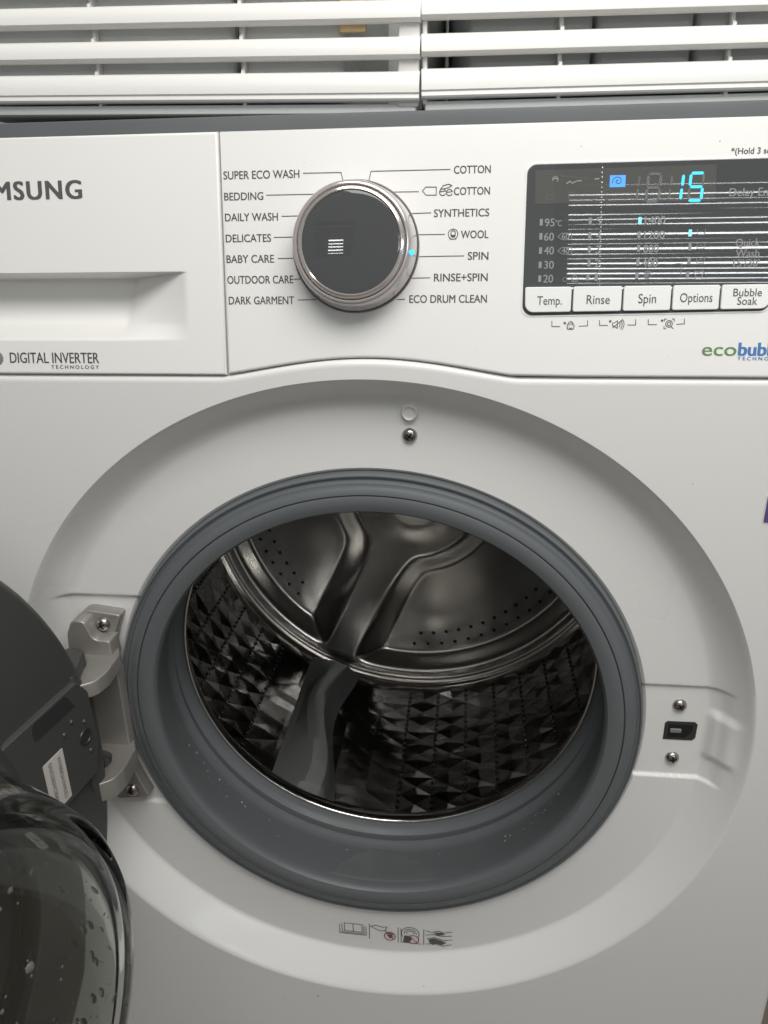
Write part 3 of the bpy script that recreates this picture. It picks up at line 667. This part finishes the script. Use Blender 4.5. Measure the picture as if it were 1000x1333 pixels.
lb = ob('serial_label', *slab(ccw(rpoly([(0.0550, -0.0078), (0.0730, -0.0082), (0.0730, 0.0292), (0.0550, 0.0295)], 0.0008, 3)), CH + .0003, CH - .0001, 0.0001, SX, 1), 'label', door); lb['label'] = 'small white paper label with two lines of black print'
LF = frame(SX(0.0730, 0.0292, CH + .0003), (0, 0, -1), -dd, dn)      # label print runs downwards
text('WW80K5410WE/EU', 0.0030, 0.0345, 0.0118, 0.0148, 'ink', door, 0.0001, LF)
text('0AVG5BSHC00406L', 0.0020, 0.0345, 0.0040, 0.0070, 'ink', door, 0.0001, LF)

# ---- stickers
IF = lambda a, b, h: (a, recess(a, b) - 0.00035 - h, b)
st = strokes('instruction_print', mm([[(-29.5, -204.5), (-29.5, -213), (-15, -213.6), (-15, -205), (-29.5, -204.5)], [(-22.4, -204.8), (-22.3, -213.3)], [(-31.5, -205.5), (-31.5, -214.8), (-13.5, -215.3), (-13.5, -206)], [(-33.5, -206.5), (-33.5, -216), (-11.8, -216.6), (-11.8, -207)],
    [(-9.0, -203.5), (-9.0, -220)], [(14.6, -205), (14.6, -221.5)], [(35.5, -205), (35.5, -222)],
    [(-8, -206), (-4, -204.4), (2, -206), (5.5, -205.2), (4.2, -209.5), (0, -210.4), (-4, -208.2), (-8, -206)], [(4, -210), (7.5, -213)], arc(8.2, -214.5, 2.2, 20, 200, 8),
    arc(24.5, -211.0, 7.2, -30, 210, 18), arc(24.5, -211.0, 5.0, 0, 180, 14), arc(24.5, -211.0, 3.2, 0, 180, 12), [(17, -206), (17, -221), (33.5, -221.5)],
    [(37, -206), (42, -207.5), (47, -205.5), (52, -207), (58, -205.4)], [(37, -211), (43, -209.6), (50, -211.2), (58, -209.8)], [(38, -215), (44, -213), (52, -215.5), (58.5, -214)], [(37.5, -221), (44, -219.5), (51, -222), (58, -219.5)], [(41, -216), (47, -219)], [(43, -215.5), (50, -218.5)], [(44, -208), (50, -209.5)]]), 0.00055, 0.0, 'ink', wm, IF)
strokes('red_prohibition', mm([arc(7.8, -215.0, 4.4, 0, 360, 24), [(4.8, -212.0), (10.9, -218.2)], arc(27.0, -216.6, 4.4, 0, 360, 24), [(24, -213.5), (30.2, -219.8)]]), 0.00075, 0.0004, 'red', st, IF)
pm = MB()
for pl in ([(39, -215.5), (44, -213.8), (50, -216), (54, -217.5), (50, -220.5), (46, -219.5), (43, -221.2), (40.5, -219)], [(45, -207.2), (50, -206.8), (53, -208.5), (48, -210), (44.5, -209)], [(19.5, -213), (24.5, -213.4), (26, -217), (23, -220.6), (18.6, -220.4)], [(5.5, -214), (9.5, -213), (10.5, -216.5), (7.4, -217.4)]):
    pm.add([IF(a / 1000, b / 1000, 0.0002) for a, b in pl], [tuple(range(len(pl)))])
ob('pictogram_fill', pm.v, pm.f, 'logo', st, flat='keep')
es = ob('energy_label', *slab(rpoly([(0.2310, 0.1650), (0.2810, 0.1650), (0.2810, 0.1830), (0.2310, 0.1830)], 0.0015, 3), 0.0003, -0.0002, 0.0001, FF, 1), 'sticker', wm)
ob('purple_print', *slab(rpoly([(0.2317, 0.1657), (0.2800, 0.1657), (0.2800, 0.1823), (0.2317, 0.1823)], 0.001, 3), 0.0005, 0.0001, 0.0001, FF, 1), 'purple', es)

# ------------------------------------------------------------------ water drops
def drops(name, spots, label, m='drop'):
    mb = MB()
    for c, n, r in spots:
        fr = screw_fr(c, n) if abs(Vector(n).normalized().z) < 0.99 else frame(c, (1, 0, 0), (0, 1, 0), (0, 0, 1))
        e = random.uniform(0.8, 1.3)
        mb.add(*lathe([(0.0, r * .55), (r * .45, r * .48), (r * .8, r * .27), (r, 0.0), (r * .9, -r * .1)], 10, lambda a, b, h, fr=fr, e=e: fr(a * e, b, h)))
    o = ob(name, mb.v, mb.f, m, None, ang=60); o['kind'] = 'stuff'; o['label'] = label; o['category'] = 'water drops'
    return o
sp_ = []
for _ in range(70):
    y = random.uniform(0.028, 0.062); t = (y - 0.020) / 0.047; r = 0.1592 + 0.0098 * t
    a = R(random.choice([random.gauss(207, 9), random.gauss(236, 10), random.gauss(262, 18), random.gauss(318, 10)]))
    n = (-math.cos(a), -0.2, -math.sin(a)); sp_.append(((r * math.cos(a), y, r * math.sin(a)), n, random.choice([0.0004, 0.0005, 0.0006, 0.0009])))
drops('gasket_water_drops', sp_, 'tiny water drops clinging to the grey rubber gasket below the drum opening')
sp_ = []
for _ in range(190):
    if random.random() < 0.6:
        a = R(random.uniform(150, 225)); t = random.random(); r = 0.1535 - 0.013 * t; h = 0.010 + 0.068 * t
        n = dd * math.cos(a) + Vector((0, 0, 1)) * math.sin(a) + dn * 0.2; c = AX(r * math.cos(a), r * math.sin(a), h)
    else:
        a = R(random.uniform(100, 250)); r = random.uniform(0.03, 0.118); h = 0.0835 + 0.006 * (r / 0.1); n = dn; c = AX(r * math.cos(a), r * math.sin(a), h)
    sp_.append((c, tuple(n), random.choice([0.0006, 0.0007, 0.0009, 0.0012, 0.0018, 0.0028])))
drops('bowl_water_drops', sp_, 'water drops on the glass bowl of the open door', 'bowldrop')

mb = MB(); big = False
for _ in range(46):
    x, t = random.uniform(-0.21, 0.22), random.random(); r = random.choice([0.00018, 0.00022, 0.0003, 0.00045])
    n_ = random.randint(4, 6); pl = [(r * random.uniform(.6, 1.3) * math.cos(2 * math.pi * i / n_), r * random.uniform(.5, 1.2) * math.sin(2 * math.pi * i / n_)) for i in range(n_)]
    if t < 0.5:
        v0 = random.uniform(0.004, 0.122)
        if (x > 0.085 and 0.028 < v0 < 0.108) or math.hypot(x + .003, v0 - .066) < .04 or x < -0.095: continue
        q = lambda a, b, h: PF(x + a, v0 + b, h)
    else:
        z = random.uniform(-0.30, 0.235)
        if not big: big, x, z = True, -0.0505, -0.2654; pl = [(a * 3.2, b * 3.2) for a, b in pl]
        if math.hypot(x, z) < 0.19 or x < -.15: continue
        y0 = recess(x, z); q = lambda a, b, h: (x + a, y0 - h, z + b)
    m_ = len(pl); mb.add([q(a, b, -0.0002) for a, b in pl] + [q(a * .7, b * .7, 0.00022) for a, b in pl], [tuple(range(m_, 2 * m_))] + [(i, (i + 1) % m_, m_ + (i + 1) % m_, m_ + i) for i in range(m_)])
o = ob('dust_specks', mb.v, mb.f, 'dust', None, flat=True); o['kind'] = 'stuff'; o['label'] = 'tiny dark dust specks scattered on the white machine front'; o['category'] = 'dust'
# film of water lying in the bottom of the gasket
def film():
    def ip(t, pts):
        for (a, b), (c_, d) in zip(pts, pts[1:]):
            if t <= c_: return b + (d - b) * (t - a) / (c_ - a)
        return pts[-1][1]
    Lb = [(0.022, -106.0), (0.039, -102.8), (0.055, -98.5), (0.0655, -92.5)]; Rb = [(0.022, -72.2), (0.039, -76.0), (0.0526, -81.5), (0.0655, -88.5)]
    g = sorted((y, r) for r, y in gp if 0.019 < y < 0.068 and r < 0.1693)
    v, f = [], []; NY, NX = 30, 34
    for j in range(NY + 1):
        y = 0.0225 + (0.0655 - 0.0225) * j / NY; a, b = ip(y, Lb), ip(y, Rb); r0 = ip(y, g)
        for i in range(NX + 1):
            t = i / NX; w_ = 0.35 * math.sin(j * 1.1) + 0.25 * math.sin(j * 2.3 + 1); th = R(a + (b - a) * t + w_ * (abs(2 * t - 1)) ** 3)
            e = min(1.0, min(t, 1 - t) * 14, j / 2.0, (NY - j) / 2.0); r = r0 + 0.0004 - 0.0010 * math.sqrt(max(0, e))
            v.append((r * math.cos(th), y, r * math.sin(th)))
    n = NX + 1
    f = [(j * n + i, j * n + i + 1, (j + 1) * n + i + 1, (j + 1) * n + i) for j in range(NY) for i in range(NX)]
    o = ob('water_film', v, f, 'wet', None, ang=80); o['kind'] = 'stuff'; o['label'] = 'thin film of water lying in the bottom fold of the grey gasket'; o['category'] = 'water'
film()

# ------------------------------------------------------------------ dark strip on top of the machine and the two slatted baskets
o = ob('dark_strip', *rbox(-0.292, 0.292, 0.036, 0.50, 0.3765, 0.3868, 0.0015), 'strip_', None)
o['label'] = 'dark grey strip between the machine top and the white slatted baskets'; o['category'] = 'mat'
def basket(org, yaw, roll, sgn, ribs, label):
    al, ro = R(yaw), R(roll)
    ex = Vector((math.cos(al) * math.cos(ro), math.sin(al) * math.cos(ro), math.sin(ro))); n = Vector((-math.sin(al), math.cos(al), 0)); ez = ex.cross(n).normalized()
    rot = Matrix(((ex.x, n.x, ez.x, 0), (ex.y, n.y, ez.y, 0), (ex.z, n.z, ez.z, 0), (0, 0, 0, 1)))
    b = root('slatted_basket', org, label, 'basket', 'white slatted plastic baskets on the machine', inv=False, rot=rot)
    W = 0.285; x0, x1 = (0.0, W) if sgn > 0 else (-W, 0.0)
    rows = [(-0.0004, 0.0147)] + [(0.0204 + 0.0172 * k, 0.0314 + 0.0172 * k) for k in range(7)]
    def slat(z0, z1):
        h = z1 - z0; pr = [(0.0065, 0.0), (0.0012, 0.0006), (0.0, 0.0018), (0.0002, h * .45), (0.0012, h * .75), (0.0030, h * .93), (0.0052, h), (0.0075, h * .96), (0.0072, 0.001)]
        if h > 0.013: pr = [(0.0065, 0.0), (0.0014, 0.0004), (0.0006, 0.0014), (0.0010, 0.0034), (0.0001, 0.0042), (0.0002, h * .5), (0.0012, h * .78), (0.0030, h * .94), (0.0052, h), (0.0075, h * .96), (0.0072, 0.001)]
        m_ = len(pr); v = [(x0, y, z0 + z) for y, z in pr] + [(x1, y, z0 + z) for y, z in pr]
        f = [(i, (i + 1) % m_, m_ + (i + 1) % m_, m_ + i) for i in range(m_)] + [tuple(range(m_))[::-1], tuple(range(m_, 2 * m_))]
        return v, f
    for z0, z1 in rows: ob('slat', *slat(z0, z1), 'basket', b, ang=40)
    top = rows[-1][1]
    for xr in ribs:
        pl = [(0.0120, -0.002), (0.0055, -0.002)]
        for (a0, a1), (c0, c1) in zip(rows[:-1], rows[1:]): pl += [(0.0050, a1 - .001), (0.0050, a1 + 0.0012), (0.0078, a1 + 0.0028), (0.0084, c0 + 0.0003), (0.0064, c0 + 0.001)]
        pl += [(0.0055, top - .001), (0.0120, top - .001)]
        m_ = len(pl); v = [(xr - .0010, y, z) for y, z in pl] + [(xr + .0010, y, z) for y, z in pl]
        ob('rib', v, [(i, (i + 1) % m_, m_ + (i + 1) % m_, m_ + i) for i in range(m_)] + [tuple(range(m_))[::-1], tuple(range(m_, 2 * m_))], 'basket', b)
    e0, e1 = (0.0006, 0.0105) if sgn > 0 else (-0.0125, -0.0006)
    if sgn > 0: e1 = 0.0035
    for (p, q) in ((e0, e1), (sgn * (W - 0.010), sgn * (W - 0.0006))):
        ob('corner_post', *rbox(min(p, q), max(p, q), 0.0045, 0.0118, -0.0030, top - .001, 0.0015), 'basket', b)
    ob('side_wall', *rbox(min(0, sgn) * 0.0026 + 0.0013 - 0.0012 + (0.001 if sgn > 0 else 0), min(0, sgn) * 0.0026 + 0.0013 + 0.0012, 0.0205, 0.245, -0.0030, top - .001, 0.0005), 'basketin', b)
    ob('far_side_wall', *rbox(*sorted((sgn * (W - 0.0030), sgn * (W - 0.0005))), 0.0205, 0.245, -0.0030, top - .001, 0.0005), 'basketin', b)
    ob('back_wall', *rbox(x0 + .001, x1 - .001, 0.246, 0.249, -0.0030, top - .001, 0.0008), 'basketin', b)
    ob('base', *rbox(x0 + .002, x1 - .002, 0.0058, 0.245, -0.0062, -0.0012, 0.0012), 'basketin', b)
    return b
bl = basket((0.02937, 0.05, 0.39329), -2.0, -1.5, -1, (-0.1015, -0.190), 'white slatted plastic basket on the machine, left of the gap between the two')
br_ = basket((0.03107, 0.05, 0.39437), 5.0, 0.25, 1, (0.0765, 0.1690), 'white slatted plastic basket on the machine, right of the gap between the two')
# things kept in the baskets, seen only through the gaps
def inbasket(b, name, boxes, m, label, cat):
    mb = MB()
    for q in boxes: mb.add(*rbox(*q, bev=min(0.004, 0.3 * (q[3] - q[2])), seg=3))
    mb.v = [tuple(b.matrix_basis @ Vector(p)) for p in mb.v]
    o = ob(name, mb.v, mb.f, m, None); o['label'] = label; o['category'] = cat; return o
inbasket(br_, 'stored_box', [(0.026, 0.095, 0.0128, 0.20, 0.002, 0.120), (0.097, 0.150, 0.0128, 0.20, 0.002, 0.126), (0.152, 0.262, 0.0128, 0.20, 0.002, 0.118)], 'content', 'dark grey contents seen through the gaps of the right basket', 'box')
inbasket(bl, 'stored_cloth', [(-0.270, -0.108, 0.0128, 0.20, 0.002, 0.128), (-0.106, -0.044, 0.0128, 0.20, 0.002, 0.125)], 'basketin', 'light grey contents seen through the gaps of the left basket', 'cloth')
inbasket(bl, 'orange_item', [(-0.046, -0.031, 0.0086, 0.0126, 0.0345, 0.052), (-0.043, -0.034, 0.0090, 0.0124, 0.052, 0.075)], 'orange', 'small orange plastic item behind the upper slats of the left basket', 'peg')

# ------------------------------------------------------------------ window blind behind the viewer, mirrored as white stripes in the display
def blind(org, x0, x1, z0, n, pitch, g0, g1, nopen, xh, label):
    wb = root('window_blind', org, label, 'blind', 'slat blinds behind the viewer', inv=True)
    for k in range(n):
        z = z0 + pitch * k + random.uniform(-.0005, .0005); gap = (g0 + (g1 - g0) * (k / max(1, nopen - 1)) ** 1.3) * random.uniform(0.85, 1.12) if k < nopen else -0.002
        sag, til = random.uniform(0.0, 0.005), random.uniform(-.003, .003); H = pitch - gap
        mb = MB(); NX = 10; h_ = lambda t: -4 * sag * t * (1 - t) + til * (t - .5)
        cuts = [x0 + (x1 - x0) * i / NX for i in range(NX + 1)]
        spans = [(a, b, 0, H) for a, b in zip(cuts, cuts[1:])]
        if xh:        # cord hole through the slat
            spans = [(a, b, p, q) for a, b, p, q in spans if not (a < xh < b)]; a, b = [(a, b) for a, b in zip(cuts, cuts[1:]) if a < xh < b][0]
            spans += [(a, xh - .0022, 0, H), (xh + .0022, b, 0, H), (xh - .0022, xh + .0022, 0, H * .38), (xh - .0022, xh + .0022, H * .62, H)]
        for a, b, p, q in spans:
            y_ = (k % 2) * 0.0035 if k >= nopen else 0.0
            v, f = rbox(a, b, -3.203 + y_, -3.2 + y_, z + p, z + q, 0)
            mb.add([(c[0], c[1], c[2] + h_((c[0] - x0) / (x1 - x0))) for c in v], f)
        ob('blind_slat', mb.v, mb.f, 'blind', wb, flat=True)
    ob('head_rail', *rbox(x0 - .02, x1 + .02, -3.215, -3.19, z0 + pitch * n + .006, z0 + pitch * n + 0.05, 0.003), 'blind', wb)
blind((1.50, -3.2, 1.19), 0.44, 2.56, 1.190, 31, 0.0225, 0.0054, 0.0014, 22, 0.655, 'wide horizontal slat blind before a bright window, mirrored as stripes in the display')
blind((-0.67, -3.2, 1.30), -0.86, -0.48, 1.300, 9, 0.032, 0.0120, 0.0120, 9, None, 'narrow slat blind mirrored as a small striped patch in the dial face')
